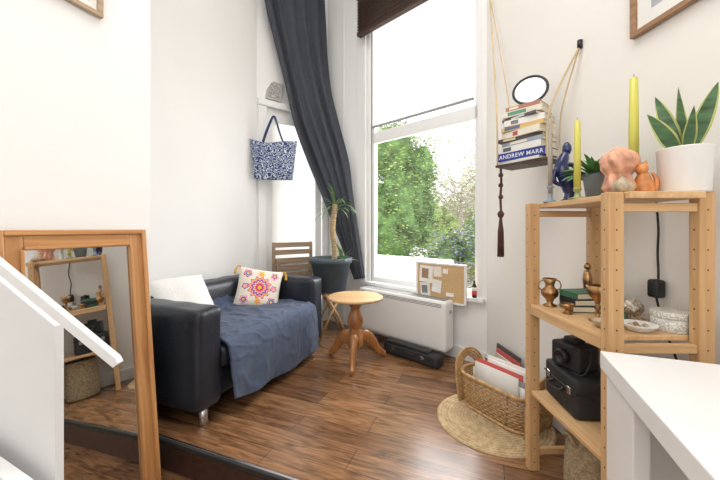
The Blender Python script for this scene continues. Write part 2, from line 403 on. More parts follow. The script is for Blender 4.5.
wbox('trim_4',FD,dx0-.05,dx1+.03,-.045,0,dz,dz+.07,mTrim,.006)
door=struct(link(bpy.data.objects.new('door_1',None))); door.matrix_world=FD
box('stile',dx0+.05,dx0+.13,.01,.05,.0,dz,mTrim,door,bev=.004); box('stile',dx1-.13,dx1-.05,.01,.05,.0,dz,mTrim,door,bev=.004)
box('rail',dx0+.13,dx1-.13,.01,.05,dz-.14,dz,mTrim,door,bev=.004); box('rail',dx0+.13,dx1-.13,.01,.05,0,.75,mTrim,door,bev=.004)
box('glass_pane',dx0+.13,dx1-.13,.025,.032,.75,dz-.14,mFrost,door,bev=0)
# window wall
wx0,wx1,wz0,wz1=.66,1.965,.53,4.25
wbox('wall_window_left',FW,-.1,wx0,0,.14,-.1,ZC); wbox('wall_window_right',FW,wx1,LW+.1,0,.14,-.1,ZC)
wbox('wall_window_bottom',FW,wx0,wx1,0,.14,-.1,wz0); wbox('wall_window_top',FW,wx0,wx1,0,.14,wz1,ZC)
wbox('trim_5',FW,.53,.665,-.035,.0,0.0,wz1,mTrim,.006); wbox('trim_6',FW,.27,.30,-.012,0,0,ZC,mTrim,.004)
wbox('trim_7',FW,.60,1.99,-.05,.10,wz0-.012,wz0+.025,mTrim,.006)
win=struct(link(bpy.data.objects.new('window_1',None))); win.matrix_world=FW
a,b=wx0,wx1
box('jamb',a,a+.045,.0,.10,wz0,wz1,mTrim,win); box('jamb',b-.045,b,.0,.10,wz0,wz1,mTrim,win)
box('jamb_seal',a+.045,a+.052,.02,.09,wz0,wz1,mGrey,win,bev=0)
box('sash_rail',a+.05,b-.045,.03,.08,wz0+.02,wz0+.075,mTrim,win)
box('sash_rail',a+.05,b-.045,.03,.08,2.06,2.18,mTrim,win,bev=.006)
box('sash_stile',a+.05,a+.085,.03,.08,wz0+.07,wz1,mTrim,win); box('sash_stile',b-.08,b-.045,.03,.08,wz0+.07,wz1,mTrim,win)
box('glass_pane',a+.08,b-.075,.05,.055,wz0+.07,wz1,mGlass,win,bev=0)
sh=thing('roller_blind','white translucent blind covering the upper sash window','window blind',FW@T(a+.65,.01,2.22))
box('fabric',-.58,.57,.0,.004,.02,1.98,mShade,sh,bev=0); box('bottom_bar',-.585,.575,-.006,.010,0,.022,mGrey,sh,bev=.003)
vb=thing('venetian_blind','dark brown wooden slatted blind pulled up over the window','window blind',FW@T(a-.03,-.10,3.22))
for i in range(22): box('slat',0,1.33,-.028,.028,.02+i*.032,.028+i*.032,mDarkWood,vb,bev=.001)
box('bottom_rail',0,1.33,-.03,.03,-.012,.012,mDarkWood,vb,bev=.004)
box('head_rail',0,1.33,-.03,.095,.74,.80,mDarkWood,vb,bev=.004)
for x in (.12,1.2): tube('cord',[(x,-.032,.0),(x,-.032,.75)],.003,mBrownCord,vb,sm=0)
wbox('baseboard_window',FW,.67,LW,-.015,0,0,.11,mTrim,.004); wbox('baseboard_right',FR,0,1.95,-.015,0,0,.11,mTrim,.004)
wbox('baseboard_left',FA,-.6,-.585,0,1.85,0,.11,mTrim,.004)
# ---------------------------------------------------------------- exterior
struct(box('floor_garden',-2,9,3.5,12,-.6,-.5,mGrass,bev=0))
gw=box('garden_wall',-.1,1.25,.75,.87,-.5,.76,mRender,frame=FW,bev=.01); solo(gw,'low white rendered garden wall outside the window','garden wall')
def foliage(name,label,cat,cl,n,size,mats,w=None,core=.72,coremat=None,trunk=None):
    V=[];F=[];I=[]
    wt=[q[1][0]*q[1][2] for q in cl]
    for k in range(n):
        c,r=random.choices(cl,weights=wt)[0]
        d=Vector((random.gauss(0,1),random.gauss(0,1),random.gauss(0,1))).normalized()
        lump=1+.35*noise.noise(Vector(c)+d*1.8)+.18*noise.noise(d*6+Vector(c))
        d=d*(random.uniform(.62,1.06)*lump)
        p=Vector(c)+Vector((d.x*r[0],d.y*r[1],d.z*r[2]))
        if p.z<-.48: p.z=-.48
        q=Matrix.Rotation(random.uniform(0,6.28),3,'Z')@Matrix.Rotation(random.uniform(-1.3,1.3),3,'X')
        s=size*random.uniform(.5,1.3); o=len(V)
        for x,y,z in ((-s,0,0),(-s*.2,-s*.45,0),(s,0,0),(-s*.2,s*.45,s*.1)): V.append(p+q@Vector((x,y,z)))
        F.append((o,o+1,o+2,o+3)); I.append(random.choices(range(len(mats)),weights=w)[0])
    if core:
        for c,r in cl:
            o=len(V); nu,nv=24,14
            for j in range(nv+1):
                for i in range(nu):
                    th=math.pi*j/nv; ph=2*math.pi*i/nu; d=Vector((math.sin(th)*math.cos(ph),math.sin(th)*math.sin(ph),math.cos(th)))
                    k=core*(1+.35*noise.noise(Vector(c)+d*1.8)+.2*noise.noise(d*6+Vector(c)))
                    V.append(Vector(c)+Vector((d.x*r[0],d.y*r[1],d.z*r[2]))*k)
            for j in range(nv):
                for i in range(nu):
                    F.append((o+j*nu+i,o+j*nu+(i+1)%nu,o+(j+1)*nu+(i+1)%nu,o+(j+1)*nu+i)); I.append(len(mats))
    if trunk:
        for pts,r in trunk:
            v,f=tube_data(smooth_path(pts,4),r,6); o=len(V); V+=v; F+=[tuple(i+o for i in q) for q in f]; I+=[len(mats)]*len(f)
    o=mk(name,V,F,None,False,mats=mats+[coremat or mats[0]],idx=I); o['kind']='stuff'; solo(o,label,cat); return o
foliage('ivy','dense green ivy and hedge climbing outside the window','ivy',[((.75,6.3,1.5),(.55,.4,1.35)),((.35,6.2,.9),(.5,.4,1.2)),((1.15,6.4,2.25),(.36,.3,.62)),((1.2,6.5,1.4),(.33,.3,.8)),((.6,6.3,2.6),(.5,.3,.6))],23000,.034,[mTreeD,mTree],[.5,.5],coremat=mTreeD)
foliage('hedge','bright yellow-green garden hedge in sunlight','hedge',[((2.4,9.0,.9),(.9,.4,1.3)),((3.5,9.2,1.3),(.8,.4,1.5))],13000,.045,[mTree,mTreeD,mAutumn],[.55,.2,.25],coremat=mTree)
foliage('lavender_bush','bluish purple flowering bush by the garden wall','bush',[((1.45,5.3,.62),(.36,.25,.48)),((1.95,5.1,.75),(.42,.3,.62)),((2.15,5.2,1.0),(.3,.25,.5))],13000,.028,[mFlower,mTreeD,mTree],[.3,.5,.2],coremat=mTreeD)
tw=[([(2.3,7.4,-.5),(2.25,7.4,.8),(2.3,7.4,2.0)],[.05,.04,.03])]
for k in range(34):
    an=random.uniform(0,6.28); l_=random.uniform(.5,1.4); z0=random.uniform(1.2,2.2)
    tw.append(([(2.28,7.4,z0),(2.28+math.cos(an)*l_*.5,7.4+math.sin(an)*l_*.3,z0+.35),(2.28+math.cos(an)*l_,7.4+math.sin(an)*l_*.5,z0+random.uniform(.5,1.1))],[.014,.01,.004]))
foliage('tree','sparse tree with pale pinkish leaves against the sky','tree',[((2.1,7.3,2.6),(1.1,.5,.8)),((2.9,7.3,2.2),(.8,.5,.9)),((2.2,7.3,1.9),(.8,.5,.5))],8000,.032,[mAutumn,mTree,mRender],[.5,.22,.28],core=0,coremat=mTwig,trunk=tw)
# ---------------------------------------------------------------- sofa
SF=FA@T(-.15,.81,0)
sofa=thing('sofa','black leather two-seat sofa with block arms and steel legs','sofa',SF)
softbox('base',-.38,.365,-.55,.55,.11,.30,.03,mLeather,sofa)
softbox('arm',-.40,.40,-.72,-.54,.10,.675,.032,mLeather,sofa,puff=(.002,.006,.006),wr=.008)
softbox('arm',-.40,.40,.54,.72,.10,.675,.032,mLeather,sofa,puff=(.002,.006,.006),wr=.008)
softbox('backrest',-.40,-.20,-.545,.545,.2,.69,.045,mLeather,sofa,puff=(.015,0,.01),wr=.012)
softbox('seat_cushion',-.21,.395,-.538,0,.28,.43,.045,mLeather,sofa,puff=(.01,0,.015))
softbox('seat_cushion',-.21,.395,0,.538,.28,.43,.045,mLeather,sofa,puff=(.01,0,.015))
for x in(-.33,.34):
    for y in(-.63,.63): lathe('leg',[(.024,0),(.026,.004),(.026,.12)],mChrome,sofa,T(x,y,0),segs=20)
prof=smooth_path([(-.185,0,.56),(-.165,0,.49),(-.11,0,.468),(.1,0,.466),(.30,0,.466),(.40,0,.449),(.437,0,.38),(.452,0,.24),(.462,0,.065)],10)
NV=120; V=[];Fc=[]; NP=len(prof)
for i,p in enumerate(prof):
    t=i/(NP-1)
    for j in range(NV+1):
        v=j/NV; y=-.525+v*1.05
        nn=noise.noise(Vector((t*3+v*1.5,v*4,1)))
        n2=noise.noise(Vector((t*5+v*5,v*5-t*6,4)))
        n3=noise.noise(Vector((t*7-v*5,v*7+t*4,8)))
        ridge=max(0,.18-abs(n2))*.075+max(0,.12-abs(n3))*.05
        q=p.copy(); q.y=y
        vert=max(0,(t-.58)/.42)
        if vert>0:
            q.x+=.018*(.5+.5*math.sin(v*22+4*nn+vert*1.5))*vert+.008*nn+ridge*.5
            q.z+= (.010*math.sin(v*7+.4)+.012*nn)*vert
            if v<.16: q.z+=.06*((.16-v)/.16)**1.5*vert
            q.y+= (.02*nn)*vert*(4*v*(1-v))
        else: q.z+=ridge
        q.z+=.010*abs(nn)
        if t<.18: q.z-= .06*(.5+.5*math.sin(v*9))*(.18-t)/.18
        V.append(q)
for i in range(NP-1):
    for j in range(NV):
        a0=i*(NV+1)+j; Fc.append((a0,a0+1,a0+NV+2,a0+NV+1))
th=mk('throw_blanket',V,Fc,mThrow,True,frame=SF); sm=th.modifiers.new('s','SOLIDIFY'); sm.thickness=.012; sm.offset=1
solo(th,'slate blue woven throw draped over the sofa seat and front','blanket')
pw=pillow('cushion',.44,.42,.15,M('white_linen',(.78,.77,.75),.9,var=.04,bump=.3),frame=FA@T(-.33,.47,.61,rz=math.radians(75))@Matrix.Rotation(math.radians(48),4,'X'))
solo(pw,'plain white cushion resting on the sofa back beside the arm','cushion')
CF=FA@T(-.19,1.145,.59,rz=math.radians(46))@Matrix.Rotation(math.radians(68),4,'X')@Matrix.Rotation(math.radians(-12),4,'Z')
cs=thing('cushion','cream cushion with colourful floral embroidery and corner tassels','cushion',CF)
pillow('cover',.39,.37,.12,mCush,cs)
mYarn=M('mustard_yarn',(.6,.32,.04),.9)
for sx in(-1,1):
    for sy in(-1,1):
        tube('tassel',[(sx*.185,sy*.175,0),(sx*.205,sy*.185,.0),(sx*.222,sy*.17-.02,.004),(sx*.226,sy*.165-.055,.004)],[.004,.008,.010,.013],mYarn,cs,segs=10)
# ---------------------------------------------------------------- pedestal table
TB=thing('side_table','round pine pedestal table with three curved feet','side table',T(-.04,2.78,0))
lathe('table_top',[(0,.532),(.20,.532),(.226,.536),(.234,.546),(.232,.556),(.222,.561),(0,.561)],mTableTop,TB,segs=48)
lathe('pedestal',[(r*1.4,z) for r,z in [(.09,.531),(.085,.518),(.035,.512),(.026,.49),(.038,.475),(.026,.46),(.030,.43),(.046,.38),(.050,.34),(.038,.30),(.025,.275),(.038,.262),(.032,.25),(.045,.235),(.047,.15),(.042,.13),(.0,.12)]],mTable,TB,segs=28)
for k in range(3):
    an=math.radians(-95+120*k)
    pts=[(.03,0,.19),(.09,0,.215),(.15,0,.170),(.20,0,.095),(.25,0,.042),(.285,0,.026)]
    v,f=tube_data(smooth_path(pts,6),[.046,.050,.044,.037,.032,.026],10,.65)
    mk('leg',v,f,mTable,True,TB,T(0,0,0,an))
# ---------------------------------------------------------------- plant stand and yucca
PX,PY=-.305,3.43
PS=thing('plant_stand','small bamboo stand with crossed legs under the plant pot','plant stand',T(PX,PY,0,math.radians(20)))
for sx,sy in((-1,-1),(1,-1),(1,1),(-1,1)):
    tube('leg',[(sx*.15,sy*.12,0),(sx*.04,sy*.12,.25),(-sx*.08,sy*.12,.46)],.012,mBamboo,PS,sm=0)
for sy in(-1,1): tube('rail',[(-.11,sy*.12,.455),(.11,sy*.12,.455)],.011,mBamboo,PS,sm=0)
lathe('top',[(0,.462),(.14,.462),(.14,.478),(0,.478)],mBamboo,PS)
PT=thing('potted_yucca','yucca with bare ringed cane stem in a slate grey pot','potted plant',T(PX,PY,.479))
lathe('pot',[(0,0),(.145,0),(.155,.01),(.205,.29),(.222,.295),(.226,.345),(.215,.35),(.205,.345),(.195,.29),(0,.285)],mPot,PT,segs=40)
lathe('soil',[(0,.30),(.198,.292),(.198,.286)],mSoil,PT)
cp=[(.03+.012*math.sin(k*.25),.004*math.sin(k*.4),.28+k*.02) for k in range(32)]
v,f=tube_data(cp,[.028+(.004 if k%2 else 0) for k in range(32)],14); mk('cane',v,f,mStem,True,PT)
cx,cyy,cz=cp[-1]
lv=[]
for k in range(22):
    an=math.pi+(k/21)*math.pi+random.uniform(-.15,.15); el=random.uniform(.1,1.2); dd=Vector((math.cos(an)*math.cos(el),math.sin(an)*math.cos(el)*.6,math.sin(el)))
    lv.append(dict(base=(cx,cyy,cz-random.uniform(0,.10)),d=tuple(dd),L=random.uniform(.22,.36),w=.020,droop=1.7))
for k in range(14):
    an=math.pi*1.1+(k/13)*math.pi*.9; el=random.uniform(.4,1.35); lv.append(dict(base=(.12,-.07,.30),d=(math.cos(an)*math.cos(el),math.sin(an)*math.cos(el),math.sin(el)),L=random.uniform(.16,.30),w=.016,droop=1.0))
leaves('foliage',lv,[mYucca,mYucca],PT)
# ---------------------------------------------------------------- folded slatted chair
CH=thing('folding_chair','brown slatted wooden folding chair leaning by the door','chair',FD@T(.36,-.13,0))
mCh=wood('chair_wood',(.38,.27,.18),(.25,.17,.11),axis=0)
for sx in(-1,1):
    box('upright',sx*.225-.014,sx*.225+.014,-.015,.015,0,.98,mCh,CH)
    box('leg',sx*.195-.012,sx*.195+.012,-.045,-.018,0,.80,mCh,CH)
for z in (.62,.70,.78,.87,.95): box('slat',-.225,.225,-.012,.012,z-.027,z+.027,mCh,CH,bev=.005)
box('crossbar',-.22,.22,-.04,-.018,.2,.23,mCh,CH)
# ---------------------------------------------------------------- curtain
Lp=[(-1.03,3.44,3.95),(-1.0,3.46,3.52),(-.91,3.53,3.1),(-.82,3.59,2.70),(-.735,3.65,2.3),(-.59,3.70,1.9),(-.40,3.71,1.45),(-.23,3.70,1.0),(-.06,3.60,.57)]
Rp=[(-.44,3.88,3.95),(-.41,3.87,3.55),(-.385,3.86,3.15),(-.335,3.82,2.75),(-.24,3.74,2.35),(-.13,3.65,1.9),(-.08,3.60,1.5),(-.01,3.56,1.0),(.05,3.51,.6)]
Ls=smooth_path(Lp,7);Rs=smooth_path(Rp,7); V=[];Fc=[];NV=110
for i,(l,r) in enumerate(zip(Ls,Rs)):
    d=(r-l); hd=Vector((d.x,d.y,0)).normalized(); nn=Vector((hd.y,-hd.x,0))
    t=i/(len(Ls)-1); fall=.2+.8*min(1,d.length/.6)
    for j in range(NV+1):
        v=j/NV; vw=v+.06*noise.noise(Vector((v*3,t*2.0,2)))
        am=(.028+.028*noise.noise(Vector((v*3.5,t*2.0,0))))*fall
        V.append(l+d*v+nn*(am*math.sin(vw*2*math.pi*5+.9*math.sin(t*4+v*2))+.010*fall*noise.noise(Vector((v*9,t*5,5)))))
for i in range(len(Ls)-1):
    for j in range(NV):
        a0=i*(NV+1)+j; Fc.append((a0,a0+1,a0+NV+2,a0+NV+1))
cu=mk('curtain',V,Fc,mCurt,True); sm=cu.modifiers.new('s','SOLIDIFY'); sm.thickness=.004
solo(cu,'charcoal blue-grey curtain swept across the door into the corner','curtain')
rd=thing('curtain_rod','black metal curtain rod above the door','curtain rod',T(0,0,3.97))
tube('rod',[(-1.13,3.37,0),(-.36,3.93,0)],.012,mBlack,rd,sm=0)
for t in(.2,.8): tube('bracket',[(-1.13+.77*t,3.37+.56*t,0),(-1.13+.77*t-.09,3.37+.56*t+.13,0)],.008,mBlack,rd,sm=0)
# ---------------------------------------------------------------- tote bag on hook
BG=thing('tote_bag','navy and white patterned cloth tote hanging beside the door','bag',T(-.905,3.44,1.64,math.radians(8)))
n=16; V=[];Fc=[]
for s in(1,-1):
    for j in range(n+1):
        for i in range(n+1):
            u=i/n*2-1; v=j/n; w=.195+.045*v; z=.42*v -.03*v*(1-u*u)+.01*math.sin(u*4)*(v)
            th_=.05*math.sqrt(max(0,1-u**4))*(1-.65*v)*(.35+min(1,v*4)*.65)
            V.append((u*w,s*th_+.006*noise.noise(Vector((u*4,v*4,s))),z))
m_=(n+1)**2
for j in range(n):
    for i in range(n):
        a0=j*(n+1)+i; Fc.append((a0,a0+1,a0+n+2,a0+n+1)); Fc.append((m_+a0,m_+a0+n+1,m_+a0+n+2,m_+a0+1))
for i in range(n): Fc.append((i,m_+i,m_+i+1,i+1))
for j in range(n):
    a0=j*(n+1); Fc.append((a0,a0+n+1,m_+a0+n+1,m_+a0)); a1=a0+n; Fc.append((a1,m_+a1,m_+a1+n+1,a1+n+1))
mk('body',V,Fc,mBag,True,BG)
for s in(-1,1): tube('handle',[(-.11,s*.02,.39),(-.075,s*.02,.50),(-.02,s*.012,.64),(.0,s*.006,.665),(.02,s*.012,.64),(.06,s*.02,.50),(.10,s*.02,.39)],.009,M('navy_strap',(.03,.05,.13),.9),BG,flat=.5)
tube('wall_hook',[(-.9,3.44,2.295),(-.93,3.60,2.29),(-.94,3.66,2.29)],.006,mChrome,sm=0)
solo(bpy.data.objects['wall_hook'],'small steel hook carrying the tote bag','hook')
RL=thing('small_picture','small grey framed picture propped on the door head','picture',FD@T(.17,-.03,dz+.071,math.radians(-14))@Matrix.Rotation(math.radians(-10),4,'X')@Matrix.Rotation(math.radians(8),4,'Y'))
box('frame',-.085,.085,-.008,.008,0.012,.235,mStone,RL,bev=.004); box('print',-.062,.062,-.0095,-.008,.035,.21,pattern_mat('small_print',(.25,.25,.27),(.55,.53,.5),30,.4),RL,bev=0)
# ---------------------------------------------------------------- radiator
RA=thing('radiator','wide white flat panel heater mounted beneath the window','radiator',FW@T(1.25,-.08,0))
softbox('panel',-.50,.50,-.145,0,.095,.525,.022,mRadGrey,RA,n=12)
mVent=M('vent_shadow',(.22,.22,.22),.6,var=.05)
box('top_grille',-.47,.47,-.125,-.02,.522,.527,mVent,RA,bev=.001)
for z in (.468,.480,.492): box('vent_slot',-.46,.46,-.1463,-.1445,z,z+.005,mVent,RA,bev=0)
for x in(-.3,.3): box('bracket',x-.02,x+.02,.0,.078,.2,.45,mGrey,RA)
lathe('dial',[(0,0),(.014,0),(.013,.008),(0,.009)],mGrey,RA,T(.500,-.07,.43,ry=math.pi/2),segs=16)
PB=thing('pin_board','cork pin board in pale frame with pinned cards','pin board',FW@T(1.605,-.062,.485))
box('cork_panel',-.235,.235,-.004,.012,.0,.33,mCork,PB,bev=0)
for z in(0,.33): box('frame_rail',-.245,.245,-.010,.014,z-.009,z+.009,mTrim,PB)
for x in(-.24,.24): box('frame_rail',x-.009,x+.009,-.010,.014,-.009,.339,mTrim,PB)
for i,(x,z,w,h,c,r) in enumerate([(-.14,.23,.14,.15,(.85,.83,.8),.06),(-.15,.235,.07,.09,(.35,.22,.15),.06),(-.15,.09,.10,.12,(.8,.77,.72),-.1),(-.155,.09,.06,.07,(.2,.22,.25),-.1),(-.03,.13,.09,.11,(.86,.85,.82),.12),(-.02,.26,.08,.09,(.82,.74,.66),-.05),(.10,.07,.07,.03,(.88,.87,.84),.0),(.06,.27,.05,.04,(.85,.84,.8),.05)]):
    box('pinned_card',-w/2,w/2,-.0075-.0006*i,-.0045,-h/2,h/2,C('card_%d'%i,c),PB,bev=0,local=T(x,0,z)@Matrix.Rotation(r,4,'Y'))
BT=thing('small_bottle','small dark bottle with white and red label on the sill','bottle',FW@T(1.905,-.025,wz0+.026))
lathe('glass_body',[(0,0),(.019,0),(.02,.01),(.02,.09),(.009,.115),(.009,.14),(0,.14)],mBlack,BT,segs=20)
lathe('label_band',[(.0205,.02),(.0205,.055),(.0204,.055)],C('red_label',(.6,.06,.05)),BT,segs=20); lathe('label_band',[(.0205,.056),(.0205,.085),(.0204,.085)],mPaper,BT,segs=20)
BC=thing('black_case','flat black equipment case on the floor beneath the heater','case',FW@T(1.46,-.30,0))
softbox('body',-.27,.29,-.055,.055,.006,.10,.02,mBlackM,BC)
softbox('lid',-.25,.20,-.045,.045,.095,.118,.01,mBlack,BC); tube('handle',[(-.06,-.056,.06),(-.05,-.075,.07),(.05,-.075,.07),(.06,-.056,.06)],.005,mBlack,BC)
for x in(-.15,.15): box('latch',x-.015,x+.015,-.06,-.054,.05,.075,mChrome,BC)
for x in(-.24,.26):
    for y in(-.04,.04): lathe('foot',[(.01,0),(.01,.01)],mBlack,BC,T(x,y,0),segs=10)
# ---------------------------------------------------------------- rug
R_=.322; nr=17; pr=[(0,.004)]
for k in range(nr):
    r0=R_*k/nr
    for q in(.08,.3,.5,.7,.92): pr.append((r0+R_/nr*q,.004+.006*math.sin(q*math.pi)))
pr+= [(R_,.003),(R_,.0)]
rg=lathe('round_rug',pr,mJute,frame=T(.785,1.935,.0),segs=90); solo(rg,'round natural jute rug braided in concentric rings','rug')
# ---------------------------------------------------------------- magazine basket
bx,by=.865,2.0
rb=math.atan2(-.365,.215)
MB=thing('magazine_basket','oval wicker magazine basket with arched ends on the rug','basket',T(bx,by,.012,rb))
l,w,h=.245,.135,.195
def rect_loop(z,k=1.0,wv=0,ph=0,rc=.11):
    L_,W_=l*k,w*k
    corners=[(L_-rc,-W_+rc,-90),(L_-rc,W_-rc,0),(-L_+rc,W_-rc,90),(-L_+rc,-W_+rc,180)]
    raw=[]
    for cx,cy,a0 in corners:
        for q in range(7):
            an=math.radians(a0+q*15); raw.append(Vector((cx+rc*math.cos(an),cy+rc*math.sin(an),z)))
    raw.append(raw[0])
    tot=sum((raw[i+1]-raw[i]).length for i in range(len(raw)-1)); m=72; out=[];i=0;acc=0
    for k_ in range(m+1):
        tgt=tot*k_/m
        while i<len(raw)-2 and acc+(raw[i+1]-raw[i]).length<tgt: acc+=(raw[i+1]-raw[i]).length; i+=1
        sg=(raw[i+1]-raw[i]); p=raw[i]+sg.normalized()*(tgt-acc); nn=Vector((sg.y,-sg.x,0)).normalized()
        out.append(p+nn*wv*(1 if (k_+ph)%2==0 else -1) if k_<m else None)
    out[-1]=out[0]; return out
ws=[(rect_loop(.012+i*.0152,.92+.08*math.sin(i/13*math.pi*.6)/.95,.0038,i%2),.0052) for i in range(13)]
tubes('woven_sides',ws,mWick,MB,segs=5)
st=[]
for q0,q1 in zip(rect_loop(0,.92)[::3],rect_loop(h,1.0)[::3]): st.append(([q0,q1],.0042))
tubes('stakes',st,mWick,MB,segs=5)
tubes('rim',[(rect_loop(h+.004,1.02),.011),(rect_loop(.006,.94),.009)],mWick,MB,segs=8)
box('bottom_panel',-l*.80,l*.80,-w*.70,w*.70,.004,.010,mWick,MB,bev=0)
for s in(-1,1):
    ar=[]
    for off in(0,.015,.030,.045):
        ar.append((smooth_path([(s*l*.93,-(w-off)*.86,.0),(s*l*.98,-(w-off)*.95,.15),(s*l*1.05,-(w-off)*.78,.26-off),(s*l*1.09,0,.31-off),(s*l*1.05,(w-off)*.78,.26-off),(s*l*.98,(w-off)*.95,.15),(s*l*.93,(w-off)*.86,.0)],6),.0078))
    tubes('arched_end',ar,mWick,MB,segs=8)
cols=[((.75,.74,.7),'white'),((.70,.66,.6),'beige'),((.82,.82,.82),'white'),((.3,.3,.33),'grey'),((.8,.79,.76),'white'),((.55,.08,.07),'red'),((.8,.79,.76),'white'),((.08,.1,.14),'black'),((.82,.81,.78),'white'),((.62,.58,.52),'grey'),((.8,.78,.74),'white'),((.35,.1,.12),'dark red'),((.8,.78,.74),'white'),((.15,.2,.3),'blue'),((.84,.83,.8),'white'),((.7,.62,.5),'beige'),((.8,.8,.8),'white'),((.2,.2,.22),'black')]
for i,(c,nm) in enumerate(cols):
    y=-.090+i*.0108; hh=.215+.06*random.random(); ln=random.uniform(.28,.36)
    sh_=random.uniform(-.015,.015)
    o=softbox('magazine',-ln/2+sh_,ln/2+sh_,-.003,.003,0,hh,.0028,C('magazine_cover_%d'%i,c,.3),frame=T(bx,by,.024,rb)@T(0,y,0,random.uniform(-.012,.012))@Matrix.Rotation(-.05,4,'X'),n=2)
    solo(o,'magazine with %s cover standing in the wicker basket'%nm,'magazine','magazines in the wicker basket')
for i,c in enumerate([(.10,.09,.09),(.6,.12,.1),(.75,.7,.62)]):
    o=box('magazine',-.16,.14,-.004,.004,0,.27-.025*i,C('wall_magazine_%d'%i,c,.3),frame=FR@T(.38+.03*i,-.055-.016*i,.004)@Matrix.Rotation(-.10,4,'X'),bev=.001)
    solo(o,'%s magazine leaning against the skirting board'%['black','red','cream'][i],'magazine','magazines leaning on the wall')
# ---------------------------------------------------------------- shelving unit
RX,RY=.965,1.305
SU=thing('shelving_unit','open pine shelving unit with three shelves against the wall','shelf',T(RX,RY,0))
for x in(-.15,.14):
    for y in(-.245,.245):
        box('post',x-.025,x+.025,y-.019,y+.019,0,1.25,mPine,SU,bev=.004)
for y in(-.245,.245):
    for z in(.10,.36,.76,1.215): box('rung',-.125,.115,y-.012,y+.012,z-.028,z+.0,mPineX0,SU)
box('shelf',-.123,.113,-.285,.265,1.228,1.25,mPineX,SU,bev=.003)
box('shelf',-.17,.155,-.222,.222,.762,.78,mPineX,SU,bev=.003)
box('shelf',-.17,.155,-.222,.222,.362,.38,mPineX,SU,bev=.003)
box('front_rail',-.172,-.158,-.222,.222,.735,.775,mPineX,SU)
ZT=1.2505
def candle(name,label,x,y,z,zb,zt,r,mat,hprof,hmat):
    c=thing(name,label,'candle',T(x,y,z)); lathe('holder',hprof,hmat,c,segs=24)
    lathe('wax',[(r,zb),(r*.97,(zb+zt)/2),(r*.8,zt-.006),(r*.3,zt),(0,zt)],mat,c,segs=20); tube('wick',[(0,0,zt-.002),(.001,0,zt+.010)],.0009,mBlack,c,sm=0,segs=6); return c
hp=[(0,0),(.03,0),(.031,.005),(.012,.010),(.009,.03),(.014,.035),(.014,.045),(0,.045)]
candle('candle','slim taupe taper candle in a low grey holder',.864,1.49,ZT,.04,.38,.010,mTaupe,[(0,0),(.028,0),(.028,.006),(.011,.012),(.009,.06),(.015,.07),(.013,.075),(0,.075)],mGreyPot)
candle('candle','tall yellow taper candle in a glass holder',.868,1.31,ZT,.03,.315,.0125,mCandle,hp,M('green_glass',(.3,.33,.12),.15,var=.1))
candle('candle','tall yellow taper candle beside the snake plant',1.035,1.24,ZT,.03,.455,.0165,mCandle,[(0,0),(.035,0),(.036,.006),(.02,.012),(.02,.12),(.026,.13),(.022,.135),(0,.135)],mCeram)
NF=thing('blue_figurine','glossy navy blue curved glass figurine on the pine shelf','figurine',T(.955,1.52,ZT))
lathe('base',[(0,0),(.03,0),(.032,.008),(.01,.02),(0,.02)],mNavy,NF)
tube('body',[(0,0,.01),(.02,0,.05),(.0,0,.11),(-.022,.0,.16),(-.01,0,.21),(.0,0,.235)],[.014,.030,.034,.030,.022,.012],mNavy,NF,segs=14)
lathe('head',[(0,.22),(.012,.226),(.020,.245),(.018,.265),(.009,.28),(0,.284)],mNavy,NF,T(.004,0,0),segs=16)
tube('arm',[(-.015,0,.17),(-.05,0,.15),(-.055,0,.10),(-.02,-.01,.08)],[.012,.012,.010,.008],mNavy,NF,segs=10)
tube('arm',[(.0,0,.18),(.035,-.005,.17),(.045,-.01,.12),(.02,-.015,.10)],[.012,.011,.010,.008],mNavy,NF,segs=10)
SP=thing('potted_plant','small leafy plant in a blue-grey pot on the shelf','potted plant',T(1.0,1.385,ZT))
lathe('pot',[(0,0),(.037,0),(.05,.095),(.054,.098),(.054,.112),(.048,.112),(.044,.09),(0,.088)],mGreyPot,SP)
lathe('soil',[(0,.098),(.046,.096),(.046,.09)],mSoil,SP)
lv=[]
for k in range(70):
    an=k*2.4; el=random.uniform(.25,1.35); lv.append(dict(base=(.02*math.cos(an),.02*math.sin(an),.10),d=(math.cos(an)*math.cos(el),math.sin(an)*math.cos(el),math.sin(el)),L=random.uniform(.07,.14),w=random.uniform(.014,.024),droop=1.1,n=6,twist=random.uniform(-1,1)))
leaves('foliage',lv,[mLeaf,mYucca],SP)
PK=thing('coral_vase','peach ceramic vase with swirled shell-like ridges','vase',T(.915,1.16,ZT))
pk=[]
for k in range(40):
    t=k/39; r_=[.030,.046,.040,.034,.050,.054,.044,.012]; q=t*7; i0=int(min(q,6)); rr=r_[i0]+(r_[i0+1]-r_[i0])*(q-i0); pk.append((rr,t*.168))
lathe('swirled_body',[(0,0)]+pk+[(0,.172)],mPink,PK,wob=.13,twist=55,lobes=7,segs=90)
lathe('foot',[(0,-.0),(.034,.0),(.036,.006),(.03,.012),(0,.012)],mShell,PK)
OF=thing('orange_figurine','orange-peach ceramic cat figurine with upright ears','figurine',T(.972,1.125,ZT))
lathe('body',[(0,0),(.024,0),(.030,.012),(.028,.035),(.020,.060),(.013,.075),(0,.08)],mOrange,OF,wob=.06,twist=30)
lathe('head',[(0,.066),(.012,.070),(.019,.082),(.018,.094),(.010,.104),(0,.106)],mOrange,OF,T(-.006,0,0))
for s in(-1,1): lathe('ear',[(.008,0),(.006,.01),(0,.024)],mOrange,OF,T(-.006+s*.010,0,.096,ry=s*.25),segs=12)
tube('tail',[(.022,0,.01),(.036,-.005,.02),(.040,-.005,.05),(.030,0,.075)],[.009,.009,.008,.004],mOrange,OF)
SH=thing('shell_ornament','brown ribbed shell ornament on the pine shelf','ornament',T(.868,1.085,ZT))
